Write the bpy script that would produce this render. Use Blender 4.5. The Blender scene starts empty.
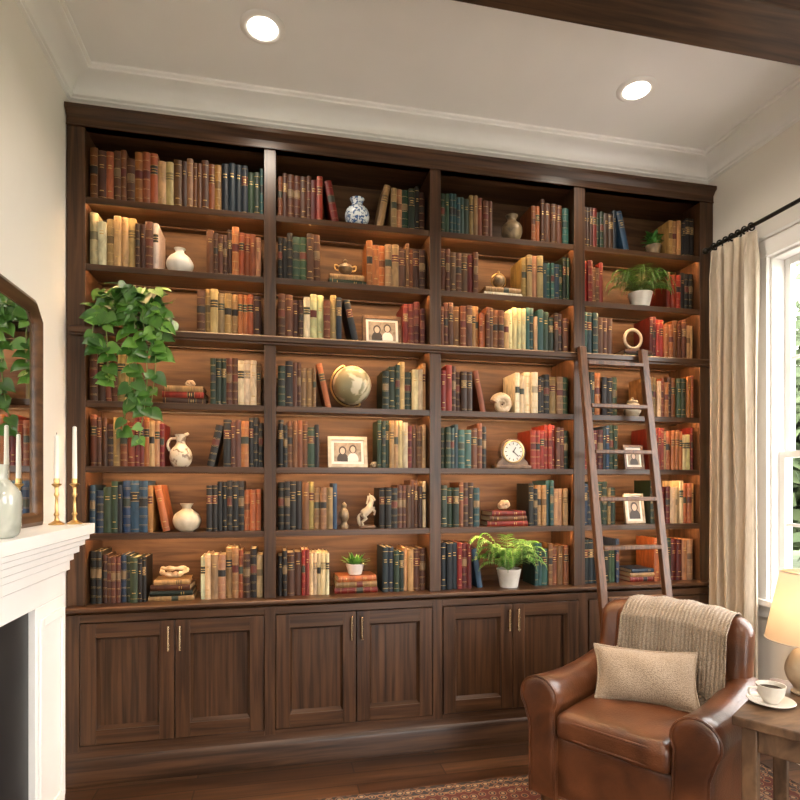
import bpy, bmesh, math, random
from mathutils import Vector, Matrix, noise
K = 1.2   # plan units -> metres
random.seed(11)
R = random.random
def U(a, b): return a + (b - a) * R()
pi = math.pi
S = bpy.context.scene
S.view_settings.view_transform = 'Standard'

def hx(h):
    h = h.lstrip('#'); o = []
    for i in (0, 2, 4):
        c = int(h[i:i+2], 16) / 255
        o.append(c / 12.92 if c <= .04045 else ((c + .055) / 1.055) ** 2.4)
    return tuple(o)

# ------------------------------------------------------------ materials
def pm(name, c1, c2=None, sc=(4, 4, 4), detail=4, rough=.5, metal=0, bump=0, bsc=None, coat=0, sheen=0,
       attr=False, lo=.35, hi=.65, emit=None, estr=0, spec=.5, trans=0, wave=None):
    m = bpy.data.materials.new(name); m.use_nodes = True
    n = m.node_tree.nodes; l = m.node_tree.links
    b = n['Principled BSDF']
    b.inputs['Roughness'].default_value = rough
    b.inputs['Metallic'].default_value = metal
    b.inputs['Coat Weight'].default_value = coat
    b.inputs['Sheen Weight'].default_value = sheen
    b.inputs['Specular IOR Level'].default_value = spec
    b.inputs['Transmission Weight'].default_value = trans
    tc = n.new('ShaderNodeTexCoord')
    mp = n.new('ShaderNodeMapping'); mp.inputs['Scale'].default_value = sc
    l.new(tc.outputs['Object'], mp.inputs['Vector'])
    nz = n.new('ShaderNodeTexNoise'); nz.inputs['Scale'].default_value = 1
    nz.inputs['Detail'].default_value = detail; nz.inputs['Distortion'].default_value = .6
    l.new(mp.outputs[0], nz.inputs['Vector'])
    rp = n.new('ShaderNodeValToRGB')
    rp.color_ramp.elements[0].position = lo; rp.color_ramp.elements[1].position = hi
    c2 = c2 or c1
    rp.color_ramp.elements[0].color = (*c1, 1); rp.color_ramp.elements[1].color = (*c2, 1)
    l.new(nz.outputs[0], rp.inputs[0])
    out = rp.outputs[0]
    if attr:
        at = n.new('ShaderNodeAttribute'); at.attribute_name = 'Col'
        mx = n.new('ShaderNodeMix'); mx.data_type = 'RGBA'; mx.blend_type = 'MULTIPLY'
        mx.inputs[0].default_value = 1
        l.new(at.outputs['Color'], mx.inputs[6]); l.new(out, mx.inputs[7]); out = mx.outputs[2]
    l.new(out, b.inputs['Base Color'])
    if bump:
        if wave:
            bn = n.new('ShaderNodeTexVoronoi'); bn.inputs['Scale'].default_value = wave
            l.new(tc.outputs['Object'], bn.inputs['Vector']); bo = bn.outputs[0]
        elif bsc:
            bn = n.new('ShaderNodeTexNoise'); bn.inputs['Scale'].default_value = bsc
            bn.inputs['Detail'].default_value = 3
            l.new(tc.outputs['Object'], bn.inputs['Vector']); bo = bn.outputs[0]
        else: bo = nz.outputs[0]
        bp = n.new('ShaderNodeBump'); bp.inputs['Strength'].default_value = bump
        bp.inputs['Distance'].default_value = .01
        l.new(bo, bp.inputs['Height']); l.new(bp.outputs[0], b.inputs['Normal'])
    return m

def emis(name, c, s):
    m = bpy.data.materials.new(name); m.use_nodes = True; n = m.node_tree.nodes
    n.remove(n['Principled BSDF']); e = n.new('ShaderNodeEmission')
    e.inputs[0].default_value = (*c, 1); e.inputs[1].default_value = s
    m.node_tree.links.new(e.outputs[0], n['Material Output'].inputs[0]); return m

WD, WL = (.015, .0065, .003), (.100, .045, .0205)
wood_x = pm('walnut_grain_x', WD, WL, (1.6, 42, 42), 8, .33, bump=.06, spec=.40, lo=.28, hi=.74)
wood_z = pm('walnut_grain_z', WD, WL, (42, 42, 1.6), 8, .33, bump=.06, spec=.40, lo=.28, hi=.72)
backp = pm('walnut_back_panel', (.060, .028, .013), (.135, .068, .032), (2.5, 9, 30), 7, .5, bump=.05, spec=.3)
beamw = pm('beam_walnut', (.024, .012, .0065), (.080, .041, .021), (1.6, 26, 26), 7, .5, bump=.15, spec=.3)
ladw = pm('ladder_walnut', (.052, .022, .010), (.15, .066, .032), (50, 50, 2.5), 6, .4, bump=.08)
tabw = pm('oak_table', (.060, .030, .014), (.17, .095, .048), (9, 22, 9), 7, .5, bump=.15)
mirw = pm('mirror_frame_wood', (.045, .020, .009), (.12, .056, .024), (20, 2.5, 20), 6, .35, coat=.1)
cover = pm('book_cloth', (.62, .62, .62), (1.08, 1.06, 1.04), (40, 40, 12), 3, .46, attr=True, bump=.05, spec=.35)
gold = pm('gilt', (.34, .20, .06), (.55, .36, .13), (60, 60, 60), 2, .42, metal=.5)
pages = pm('book_pages', (.42, .33, .20), (.58, .48, .31), (160, 3, 160), 2, .8)
brass = pm('brass', (.55, .36, .14), (.70, .48, .20), (9, 9, 9), 2, .28, metal=1)
pull_m = pm('champagne_pull', (.60, .47, .29), (.72, .58, .38), (9, 9, 9), 2, .25, metal=1)
wall_m = pm('wall_paint', (.765, .725, .665), (.795, .755, .695), (2, 2, 2), 3, .85, bump=.04, bsc=120)
ceil_m = pm('ceiling_paint', (.83, .82, .80), (.86, .85, .83), (2, 2, 2), 3, .9, bump=.04, bsc=120)
trim_m = pm('trim_white', (.81, .80, .775), (.85, .84, .815), (3, 3, 3), 2, .4)
slate = pm('slate', (.007, .007, .008), (.015, .015, .015), (6, 6, 6), 4, .4)
iron = pm('black_iron', (.02, .018, .016), (.045, .040, .036), (12, 12, 12), 3, .4, metal=.8)
soot = pm('firebox_brick', (.012, .011, .010), (.035, .028, .024), (9, 9, 9), 4, .9)
white_cer = pm('white_ceramic', (.60, .56, .49), (.70, .66, .60), (14, 14, 14), 3, .3)
cream_cer = pm('cream_stoneware', (.40, .32, .22), (.57, .48, .35), (12, 12, 12), 4, .45, bump=.05)
bronze = pm('bronze_glaze', (.10, .07, .04), (.32, .22, .12), (18, 18, 18), 4, .4, metal=.2)
tan_shell = pm('shell', (.36, .24, .13), (.64, .50, .34), (22, 22, 22), 5, .45, bump=.1)
leather = pm('brown_leather', (.020, .0062, .0028), (.185, .064, .024), (4.2, 4.2, 4.2), 9, .29, bump=.10, wave=130, coat=.12, lo=.24, hi=.76)
linen = pm('linen_curtain', (.46, .385, .29), (.56, .475, .37), (60, 60, 10), 3, .9, bump=.08, bsc=260, sheen=.2)
leafm = pm('pothos_leaf', (.016, .070, .008), (.060, .17, .020), (9, 9, 9), 3, .36)
leaf2 = pm('pothos_leaf_light', (.065, .19, .022), (.14, .30, .045), (9, 9, 9), 3, .36)
fernm = pm('fern_leaf', (.035, .14, .016), (.11, .28, .04), (9, 9, 9), 3, .5)
fern2 = pm('fern_leaf_light', (.11, .28, .04), (.22, .42, .08), (9, 9, 9), 3, .5)
stemm = pm('stem', (.10, .17, .04), (.16, .2, .06), rough=.6)
soil = pm('soil', (.02, .013, .008), (.04, .025, .015), (40, 40, 40), 4, .95)
wax = pm('candle_wax', (.80, .77, .70), (.84, .81, .74), rough=.5)
paper = pm('matboard', (.68, .65, .58), (.72, .68, .61), rough=.8)
ink = pm('print_dark', (.035, .025, .02), (.06, .045, .035), rough=.5)
skin = pm('print_light', (.45, .32, .24), (.55, .42, .32), rough=.5)
printbg = pm('print_background', (.20, .15, .10), (.34, .27, .20), (30, 30, 30), 3, .5)
led = emis('led_strip', (1, .61, .29), 130)
panel_fill = emis('rear_panel_fill', (1, .60, .28), 26)  # added fill emitter for the back panel glow
lampdisc = emis('downlight_lens', (1, .89, .74), 20)

def wovenmat(name, c1, c2, s, r=.9, bstr=.5):
    m = bpy.data.materials.new(name); m.use_nodes = True
    n = m.node_tree.nodes; l = m.node_tree.links; b = n['Principled BSDF']
    b.inputs['Roughness'].default_value = r; b.inputs['Sheen Weight'].default_value = .2
    tc = n.new('ShaderNodeTexCoord'); v = n.new('ShaderNodeTexVoronoi'); v.inputs['Scale'].default_value = s
    l.new(tc.outputs['Object'], v.inputs['Vector'])
    rp = n.new('ShaderNodeValToRGB'); rp.color_ramp.elements[0].position = .1; rp.color_ramp.elements[1].position = .75
    rp.color_ramp.elements[0].color = (*c1, 1); rp.color_ramp.elements[1].color = (*c2, 1)
    l.new(v.outputs['Distance'], rp.inputs[0]); l.new(rp.outputs[0], b.inputs['Base Color'])
    bp = n.new('ShaderNodeBump'); bp.inputs['Strength'].default_value = bstr; bp.inputs['Distance'].default_value = .004; bp.invert = True
    l.new(v.outputs['Distance'], bp.inputs['Height']); l.new(bp.outputs[0], b.inputs['Normal'])
    return m
pillow_m = wovenmat('linen_weave', (.47, .37, .27), (.27, .20, .14), 230)
throw_m = wovenmat('knit_wool', (.40, .32, .235), (.20, .15, .105), 170, bstr=.7)

# floor planks
floor_m = bpy.data.materials.new('walnut_floor'); floor_m.use_nodes = True
n = floor_m.node_tree.nodes; l = floor_m.node_tree.links; b = n['Principled BSDF']
tc = n.new('ShaderNodeTexCoord'); br = n.new('ShaderNodeTexBrick')
br.inputs['Color1'].default_value = (.040, .018, .009, 1); br.inputs['Color2'].default_value = (.10, .050, .026, 1)
br.inputs['Mortar'].default_value = (.006, .003, .002, 1)
br.inputs['Scale'].default_value = 1; br.inputs['Mortar Size'].default_value = .004
br.inputs['Brick Width'].default_value = 1.3; br.inputs['Row Height'].default_value = .12; br.offset = .37
l.new(tc.outputs['Object'], br.inputs['Vector'])
mp = n.new('ShaderNodeMapping'); mp.inputs['Scale'].default_value = (2, 34, 1); l.new(tc.outputs['Object'], mp.inputs[0])
nz = n.new('ShaderNodeTexNoise'); nz.inputs['Scale'].default_value = 1; nz.inputs['Detail'].default_value = 6; l.new(mp.outputs[0], nz.inputs['Vector'])
rp = n.new('ShaderNodeValToRGB'); rp.color_ramp.elements[0].color = (.45, .45, .45, 1); rp.color_ramp.elements[1].color = (1.5, 1.4, 1.3, 1)
rp.color_ramp.elements[0].position = .3; rp.color_ramp.elements[1].position = .7
l.new(nz.outputs[0], rp.inputs[0])
mx = n.new('ShaderNodeMix'); mx.data_type = 'RGBA'; mx.blend_type = 'MULTIPLY'; mx.inputs[0].default_value = 1
l.new(br.outputs[0], mx.inputs[6]); l.new(rp.outputs[0], mx.inputs[7]); l.new(mx.outputs[2], b.inputs['Base Color'])
b.inputs['Roughness'].default_value = .28

# ------------------------------------------------------------ mesh builder
class B:
    def __init__(s): s.v = []; s.f = []; s.m = []; s.c = []; s.mats = []
    def add(s, vs, fs, mat, col=(1, 1, 1), xf=None):
        if mat not in s.mats: s.mats.append(mat)
        mi = s.mats.index(mat); o = len(s.v)
        if xf: vs = [xf(*p) for p in vs]
        s.v += [tuple(p) for p in vs]
        for f in fs: s.f.append(tuple(i + o for i in f)); s.m.append(mi); s.c.append(col)
    def box(s, x0, x1, y0, y1, z0, z1, mat, col=(1, 1, 1), xf=None):
        v = [(x, y, z) for x in (x0, x1) for y in (y0, y1) for z in (z0, z1)]
        s.add(v, [(0, 1, 3, 2), (4, 6, 7, 5), (0, 4, 5, 1), (2, 3, 7, 6), (0, 2, 6, 4), (1, 5, 7, 3)], mat, col, xf)
    def prism(s, poly, a0, a1, ax, mat, xf=None):
        n = len(poly); P = {'x': lambda p, a: (a, p[0], p[1]), 'y': lambda p, a: (p[0], a, p[1]), 'z': lambda p, a: (p[0], p[1], a)}[ax]
        v = [P(p, a0) for p in poly] + [P(p, a1) for p in poly]
        s.add(v, [tuple(range(n)), tuple(range(n, 2 * n))] + [(i, (i + 1) % n, n + (i + 1) % n, n + i) for i in range(n)], mat, xf=xf)
    def loft(s, rings, mat, closed=True, cap=True, col=(1, 1, 1), xf=None):
        n = len(rings[0]); v = [p for r in rings for p in r]; f = []
        for j in range(len(rings) - 1):
            for i in range(n if closed else n - 1):
                k = (i + 1) % n; f.append((j * n + i, j * n + k, (j + 1) * n + k, (j + 1) * n + i))
        if cap: f.append(tuple(range(n))); f.append(tuple(range((len(rings) - 1) * n, len(rings) * n)))
        s.add(v, f, mat, col, xf)
    def rev(s, prof, cx, cy, z0, mat, seg=28, xf=None, cap=True):
        rings = [[(cx + max(r, .0003) * math.cos(2 * pi * i / seg), cy + max(r, .0003) * math.sin(2 * pi * i / seg), z0 + z) for i in range(seg)] for r, z in prof]
        s.loft(rings, mat, cap=cap, xf=xf)
    def ball(s, c, r, mat, seg=16, xf=None, sc=(1, 1, 1)):
        rings = []
        for j in range(seg // 2 + 1):
            a = -pi / 2 + pi * j / (seg // 2); rr = max(math.cos(a), .002)
            rings.append([(c[0] + r * sc[0] * rr * math.cos(2 * pi * i / seg), c[1] + r * sc[1] * rr * math.sin(2 * pi * i / seg), c[2] + r * sc[2] * math.sin(a)) for i in range(seg)])
        s.loft(rings, mat, xf=xf)
    def tube(s, pts, rad, mat, seg=8, xf=None, closed=False):
        pts = [Vector(p) for p in pts]; n = len(pts)
        if not hasattr(rad, '__len__'): rad = [rad] * n
        rings = []; up = None
        for i, p in enumerate(pts):
            if closed: t = pts[(i + 1) % n] - pts[i - 1]
            else: t = pts[min(i + 1, n - 1)] - pts[max(i - 1, 0)]
            t.normalize()
            if up is None: up = Vector((0, 0, 1)) if abs(t.z) < .9 else Vector((1, 0, 0))
            sd = t.cross(up).normalized(); up = sd.cross(t).normalized()
            rings.append([tuple(p + rad[i] * (sd * math.cos(2 * pi * k / seg) + up * math.sin(2 * pi * k / seg))) for k in range(seg)])
        if closed: rings.append(rings[0])
        s.loft(rings, mat, cap=not closed, xf=xf)
    def rbox(s, c, h, r, mat, n=3, xf=None, mid=4):
        def axis(hh):
            a = [-hh + r * (1 - math.cos(pi / 2 * i / n)) for i in range(n + 1)]
            b_ = [-hh + r + (2 * (hh - r)) * i / mid for i in range(1, mid)]
            return a + b_ + [-q for q in reversed(a)]
        A = [axis(q) for q in h]
        vs = []; fs = []; idx = {}
        def vid(p):
            k = tuple(round(q, 6) for q in p)
            if k not in idx: idx[k] = len(vs); vs.append(p)
            return idx[k]
        for ax in range(3):
            u, w = (ax + 1) % 3, (ax + 2) % 3
            for sg in (-1, 1):
                for i in range(len(A[u]) - 1):
                    for j in range(len(A[w]) - 1):
                        q = []
                        for di, dj in ((0, 0), (1, 0), (1, 1), (0, 1)):
                            p = [0, 0, 0]; p[ax] = sg * h[ax]; p[u] = A[u][i + di]; p[w] = A[w][j + dj]; q.append(vid(tuple(p)))
                        fs.append(tuple(q))
        out = []
        for p in vs:
            inn = [max(-(h[k] - r), min(h[k] - r, p[k])) for k in range(3)]
            d = Vector([p[k] - inn[k] for k in range(3)])
            if d.length > 1e-9: d = d.normalized() * r
            out.append((c[0] + inn[0] + d.x, c[1] + inn[1] + d.y, c[2] + inn[2] + d.z))
        s.add(out, fs, mat, xf=xf)
    def build(s, name, bevel=0, sharp=38, solid=0):
        vs = [Vector(p) * K for p in s.v]
        xs = [p.x for p in vs]; ys = [p.y for p in vs]; zs = [p.z for p in vs]
        o = Vector(((min(xs) + max(xs)) / 2, (min(ys) + max(ys)) / 2, min(zs)))
        me = bpy.data.meshes.new(name)
        me.from_pydata([p - o for p in vs], [], s.f)
        for m in s.mats: me.materials.append(m)
        me.polygons.foreach_set('material_index', s.m)
        ca = me.color_attributes.new('Col', 'FLOAT_COLOR', 'CORNER')
        buf = []
        for fi, f in enumerate(s.f): buf += [*s.c[fi], 1.0] * len(f)
        ca.data.foreach_set('color', buf)
        bm = bmesh.new(); bm.from_mesh(me); bmesh.ops.recalc_face_normals(bm, faces=bm.faces)
        bm.to_mesh(me); bm.free()
        me.polygons.foreach_set('use_smooth', [True] * len(me.polygons))
        me.set_sharp_from_angle(angle=math.radians(sharp))
        ob = bpy.data.objects.new(name, me); ob.location = o; S.collection.objects.link(ob)
        if solid:
            md = ob.modifiers.new('solid', 'SOLIDIFY'); md.thickness = solid; md.offset = 0
        if bevel:
            md = ob.modifiers.new('bev', 'BEVEL'); md.width = bevel; md.segments = 2; md.limit_method = 'ANGLE'; md.angle_limit = math.radians(50)
        return ob

XL, XR = -.893, 2.385      # side walls
YB, YN = 3.0, -2.3         # back / near wall
ZC = 3.10

# ------------------------------------------------------------ room shell
def wall(name, ax, p0, p1, a0, a1, ops):
    b_ = B()
    def bx(u0, u1, z0, z1):
        if u1 - u0 < 1e-4 or z1 - z0 < 1e-4: return
        if ax == 'y': b_.box(p0, p1, u0, u1, z0, z1, wall_m)
        else: b_.box(u0, u1, p0, p1, z0, z1, wall_m)
    c = a0
    for (u0, u1, z0, z1) in sorted(ops):
        bx(c, u0, 0, ZC); bx(u0, u1, 0, z0); bx(u0, u1, z1, ZC); c = u1
    bx(c, a1, 0, ZC)
    return b_
b = B(); b.box(XL - .12, XR + .12, YN - .12, YB + .12, -.1, 0, floor_m); b.build('floor')
b = B(); b.box(XL - .12, XR + .12, YN - .12, YB + .12, ZC, ZC + .1, ceil_m); b.build('ceiling')
wall('wall_left', 'y', XL - .12, XL, YN, YB, [(.85, 1.8, 0.02, .70)]).build('wall_left')
wall('wall_right', 'y', XR, XR + .12, YN, YB, [(1.30, 2.36, .73, 2.42), (-.75, .55, .73, 2.42)]).build('wall_right')
wall('wall_near', 'x', YN - .12, YN, XL - .12, XR + .12, [(.75, 2.1, .15, 2.5)]).build('wall_near')
b = wall('wall_back', 'x', YB, YB + .12, XL - .12, XR + .12, [])
b.box(XL, XR, 2.775, YB, 2.952, ZC, wall_m); b.build('wall_back')

def crownprof(w, sg, out=.125, hh=.105):
    P = [(0, 0), (out, 0), (out, -.010), (out - .012, -.014), (out - .012, -.022)]
    for i in range(7):
        a = i / 6 * pi / 2
        P.append((out - .024 - (out - .047) * math.sin(a), -.026 - (hh - .052) * (1 - math.cos(a))))
    P += [(.022, -hh + .020), (.013, -hh + .014), (.013, -hh + .006), (0.0, -hh)]
    return [(w + sg * p[0], ZC + p[1]) for p in P]
b = B(); b.prism(crownprof(2.775, -1), XL, XR, 'x', trim_m); b.build('trim_1', sharp=25)
b = B(); b.prism(crownprof(XL, 1), YN, 2.775, 'y', trim_m); b.build('trim_2', sharp=25)
b = B(); b.prism(crownprof(XR, -1), YN, 2.775, 'y', trim_m); b.build('trim_3', sharp=25)
def bbprof(w, sg): return [(w, 0), (w + sg * .018, 0), (w + sg * .018, .105), (w + sg * .012, .118), (w + sg * .008, .13), (w, .135)]
b = B(); b.prism(bbprof(XL, 1), 2.315, 2.66, 'y', trim_m); b.prism(bbprof(XL, 1), YN, .33, 'y', trim_m); b.build('baseboard_left')
b = B(); b.prism(bbprof(XR, -1), YN, 2.66, 'y', trim_m); b.build('baseboard_right')
b = B(); b.prism([(YN, 0), (YN + .018, 0), (YN + .018, .105), (YN, .135)], XL + .03, XR - .03, 'x', trim_m); b.build('baseboard_near')
b = B(); b.box(XL, XR, 1.60, 1.815, 2.905, ZC, beamw); b.build('ceiling_beam', bevel=.008)

# windows
def window(name, ax, wp, sg, a0, a1, z0, z1, cols=3, rows=2, sill=True):
    b = B()
    def bx(u0, u1, d0, d1, zz0, zz1, m=trim_m):
        p0, p1 = sorted((wp + sg * d0, wp + sg * d1))
        if ax == 'y': b.box(p0, p1, u0, u1, zz0, zz1, m)
        else: b.box(u0, u1, p0, p1, zz0, zz1, m)
    cw = .07
    bx(a0 - cw, a0, 0, .022, z0 - .02, z1 + .0); bx(a1, a1 + cw, 0, .022, z0 - .02, z1 + .0)
    bx(a0 - cw - .012, a1 + cw + .012, 0, .028, z1, z1 + .085); bx(a0 - cw - .02, a1 + cw + .02, 0, .038, z1 + .085, z1 + .1)
    if sill:
        bx(a0 - cw - .02, a1 + cw + .02, -.02, .05, z0 - .03, z0); bx(a0 - cw, a1 + cw, 0, .02, z0 - .09, z0 - .03)
    bx(a0, a0 + .012, -.12, 0, z0, z1); bx(a1 - .012, a1, -.12, 0, z0, z1); bx(a0 + .012, a1 - .012, -.12, 0, z1 - .012, z1); bx(a0 + .012, a1 - .012, -.12, -.02, z0, z0 + .012)
    zm = (z0 + z1) / 2 - .13 if rows == 2 else (z0 + z1) / 2
    def sash(zz0, zz1, d0):
        u0, u1 = a0 + .012, a1 - .012; w = .032
        bx(u0, u0 + w, d0 - .03, d0, zz0, zz1); bx(u1 - w, u1, d0 - .03, d0, zz0, zz1)
        bx(u0 + w, u1 - w, d0 - .03, d0, zz0, zz0 + w); bx(u0 + w, u1 - w, d0 - .03, d0, zz1 - w, zz1)
        iu0, iu1 = u0 + w, u1 - w; iz0, iz1 = zz0 + w, zz1 - w
        for i in range(1, cols):
            x = iu0 + (iu1 - iu0) * i / cols; bx(x - .008, x + .008, d0 - .022, d0 - .008, iz0, iz1)
        for j in range(1, rows):
            z = iz0 + (iz1 - iz0) * j / rows; bx(iu0, iu1, d0 - .021, d0 - .009, z - .008, z + .008)
    sash(z0 + .012, zm + .016, -.04); sash(zm - .016, z1 - .012, -.074)
    return b.build(name, bevel=.002)
window('window_1', 'y', XR, -1, 1.30, 2.36, .73, 2.42)
window('fill_window_right', 'y', XR, -1, -.75, .55, .73, 2.42)  # unseen window, added to let in fill daylight
window('fill_window_near', 'x', YN, 1, .75, 2.1, .15, 2.5)  # unseen window behind the camera, added for ambient fill

# ------------------------------------------------------------ bookcase
YF = 2.73; YBK = 2.985
BX = [(-.815, -.053), (.001, .747), (.804, 1.531), (1.594, 2.295)]
ST = [(-.889, -.815), (-.053, .001), (.747, .804), (1.531, 1.594), (2.295, 2.379)]
Z = [2.56, 2.267, 1.985, 1.667, 1.379, 1.081, .766]
TOP = 2.945; TH = .028
b = B()
for (x0, x1) in ST: b.box(x0, x1, YF, YBK, .766, 2.862, wood_z)
for i, (x0, x1) in enumerate(BX):
    for r in range(6):
        b.box(x0, x1, YF + .016, YBK, Z[r] - TH + .010, Z[r], wood_x)
        b.box(x0, x1, YF + .003, YF + .016, Z[r] - TH, Z[r], wood_x)
        b.box(x0, x1, YF + .190, YF + .197, Z[r] - TH + .002, Z[r] - TH + .010, wood_x)  # added cleat that hides the rear fill emitter
b.box(-.889, 2.379, YBK, YBK + .012, .74, 2.90, backp)
b.box(-.889, 2.379, YF, YBK, 2.862, 2.90, wood_x)
b.prism([(YF + .04, 2.862), (YF - .004, 2.862), (YF - .004, 2.900), (YF - .010, 2.906), (YF - .018, 2.918), (YF - .030, 2.926), (YF - .030, TOP), (YF + .04, TOP)], -.889, 2.379, 'x', wood_x)
b.box(-.889, 2.379, YF - .008, YF, 2.862, 2.868, wood_x)
b.prism([(YF, 1.948), (YF - .018, 1.948), (YF - .018, 1.956), (YF - .026, 1.960), (YF - .026, 1.982), (YF - .020, 1.988), (YF, 1.988)], -.872, 2.362, 'x', wood_x)
YC = 2.69
b.prism([(YBK, .734), (YC + .012, .734), (YC + .004, .741), (YC - .012, .746), (YC - .018, .752), (YC - .018, .762), (YC - .014, .766), (YBK, .766)], -.889, 2.379, 'x', wood_x)
CST = [(-.889, -.825), (-.05, -.002), (.75, .80), (1.535, 1.588), (2.31, 2.379)]
b.box(-.889, 2.379, YC + .034, YBK, .10, .734, wood_z)
for (x0, x1) in CST: b.box(x0, x1, YC, YC + .034, .145, .734, wood_z)
for i in range(4):
    x0, x1 = CST[i][1], CST[i + 1][0]
    b.box(x0, x1, YC, YC + .034, .700, .734, wood_x); b.box(x0, x1, YC, YC + .034, .145, .168, wood_x)
    mid = (x0 + x1) / 2
    for (d0, d1) in ((x0 + .004, mid - .002), (mid + .002, x1 - .004)):
        z0, z1 = .172, .696; w = .062; yf = YC - .006
        b.box(d0, d0 + w, yf, YC + .026, z0, z1, wood_z); b.box(d1 - w, d1, yf, YC + .026, z0, z1, wood_z)
        b.box(d0 + w, d1 - w, yf, YC + .026, z1 - w, z1, wood_x); b.box(d0 + w, d1 - w, yf, YC + .026, z0, z0 + w, wood_x)
        ix0, ix1, iz0, iz1 = d0 + w, d1 - w, z0 + w, z1 - w; q = .012; yb = YC + .019
        v = [(ix0, yf + .006, iz0), (ix1, yf + .006, iz0), (ix1, yf + .006, iz1), (ix0, yf + .006, iz1),
             (ix0 + q, yb, iz0 + q), (ix1 - q, yb, iz0 + q), (ix1 - q, yb, iz1 - q), (ix0 + q, yb, iz1 - q)]
        b.add(v, [(0, 1, 5, 4), (2, 3, 7, 6)], wood_x); b.add(v, [(1, 2, 6, 5), (3, 0, 4, 7)], wood_z)
        b.box(ix0 + .002, ix1 - .002, yb, yb + .006, iz0 + .002, iz1 - .002, wood_z)
    for hxp in (mid - .024, mid + .024):
        hz = .62
        b.tube([(hxp, yf - .022, hz - .055), (hxp, yf - .022, hz + .055)], .0052, pull_m, 10)
        for dz in (-.042, .042):
            b.tube([(hxp, yf - .022, hz + dz), (hxp, yf + .002, hz + dz)], .0042, pull_m, 8)
b.prism([(YC + .06, 0), (YC - .014, 0), (YC - .014, .100), (YC - .010, .110), (YC - .002, .118), (YC, .128), (YC, .146), (YC + .06, .146)], -.889, 2.379, 'x', wood_x)
b.box(-.889, 2.379, YC + .05, YBK, 0, .10, wood_x)
# LED strips recessed behind the shelf lip ; added rear emitters brighten the back panel
for (x0, x1) in BX:
    for r in range(6):
        zz = Z[r] - TH + .010
        b.box(x0 + .010, x1 - .010, YF + .0165, YF + .0245, zz - .0050, zz - .0002, led)
        b.box(x0 + .010, x1 - .010, YF + .1972, YF + .2015, zz - .003, zz - .0002, panel_fill)
b.build('built_in_bookcase', bevel=.002, sharp=30)

# ------------------------------------------------------------ books
PAL = dict(
 br=['#5f3a26', '#70492e', '#4c2f20', '#7d5132', '#63412f'], orr=['#a2603a', '#ae6c42', '#8c4f2e', '#b07a4c'],
 tn=['#ac8a60', '#bd9f74', '#957650', '#a58660'], cr=['#d6c8a8', '#ddd1b6', '#c8b592', '#cdbb98'],
 rd=['#7c2a20', '#8c3325', '#601d17', '#9a3c2b'], bl=['#26333f', '#2c3f50', '#202a33', '#375168'],
 gr=['#2a3c2c', '#344634', '#242f24', '#445640'], tl=['#345654', '#426663', '#2b464c'], bk=['#1f1b18', '#2b2521', '#24201d'])
def book(b, w, h, d, col, xf):
    col = tuple(.95 * c ** 1.2 for c in col)
    st = random.choice([0, 1, 1, 2, 2, 3])
    N = 4; bul = min(.18 * w, .006)
    segs = []
    def seg(z0, z1, off=0, kind='c'): segs.append((z0, z1, off, kind))
    if st == 1:
        ks = [.14, .31, .49, .67, .85]; p = 0
        for i, k in enumerate(ks):
            seg(p, k - .014, 0, 'l' if (i == 3) else 'c'); seg(k - .014, k - .010, .0004, 'g'); seg(k - .010, k + .010, .0018); seg(k + .010, k + .014, .0004, 'g'); p = k + .014
        seg(p, 1)
    elif st == 2:
        seg(0, .06); seg(.06, .066, .0003, 'g'); seg(.066, .60); seg(.60, .608, .0003, 'g'); seg(.608, .65, .0003, 'l'); seg(.65, .668, .0005, 't'); seg(.668, .70, .0003, 'l')
        seg(.70, .718, .0005, 't'); seg(.718, .77, .0003, 'l'); seg(.77, .778, .0003, 'g'); seg(.778, .93); seg(.93, .936, .0003, 'g'); seg(.936, 1)
    elif st == 0:
        seg(0, .08); seg(.08, .088, .0003, 'g'); seg(.088, .2); seg(.2, .22, .0003, 't'); seg(.22, .66); seg(.66, .678, .0003, 't'); seg(.678, .71); seg(.71, .728, .0003, 't'); seg(.728, .9); seg(.9, .908, .0003, 'g'); seg(.908, 1)
    else:
        seg(0, .72); seg(.72, .74, .0003, 't'); seg(.74, .78); seg(.78, .795, .0003, 't'); seg(.795, 1)
    lc = random.choice([(.10, .018, .012), (.018, .015, .012), (.04, .045, .03), tuple(c * .45 for c in col)])
    if sum(col) < .15: lc = random.choice([(.14, .035, .02), (.22, .14, .07), (.03, .025, .02)])
    for z0, z1, off, k in segs:
        v = []
        for zz in (z0, z1):
            for i in range(N + 1): v.append((w * i / N, -bul * math.sin(pi * i / N) - off, zz * h))
        F = [(i, i + 1, N + 2 + i, N + 1 + i) for i in range(N)]
        if k == 'c': b.add(v, F, cover, col, xf)
        elif k == 'l': b.add(v, F, cover, lc, xf)
        elif k == 'g': b.add(v, F, gold, xf=xf)
        else: b.add(v, [F[0], F[3]], cover, col, xf); b.add(v, [F[1], F[2]], gold, xf=xf)
    for zz in (.0, h):
        v = [(w * i / N, -bul * math.sin(pi * i / N), zz) for i in range(N + 1)] + [(w, .004, zz), (0, .004, zz)]
        b.add(v, [tuple(range(N + 3))], cover, col, xf)
    t = min(.003, w * .12)
    b.box(0, t, 0, d, 0, h, cover, col, xf); b.box(w - t, w, 0, d, 0, h, cover, col, xf)
    b.box(t, w - t, .004, d - .004, .004, h - .004, pages, xf=xf)
def pick(codes, fr):
    i = int(fr * len(codes) + U(-.5, .5)); i = max(0, min(len(codes) - 1, i)); return hx(random.choice(PAL[codes[i]]))
bk = B()
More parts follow.
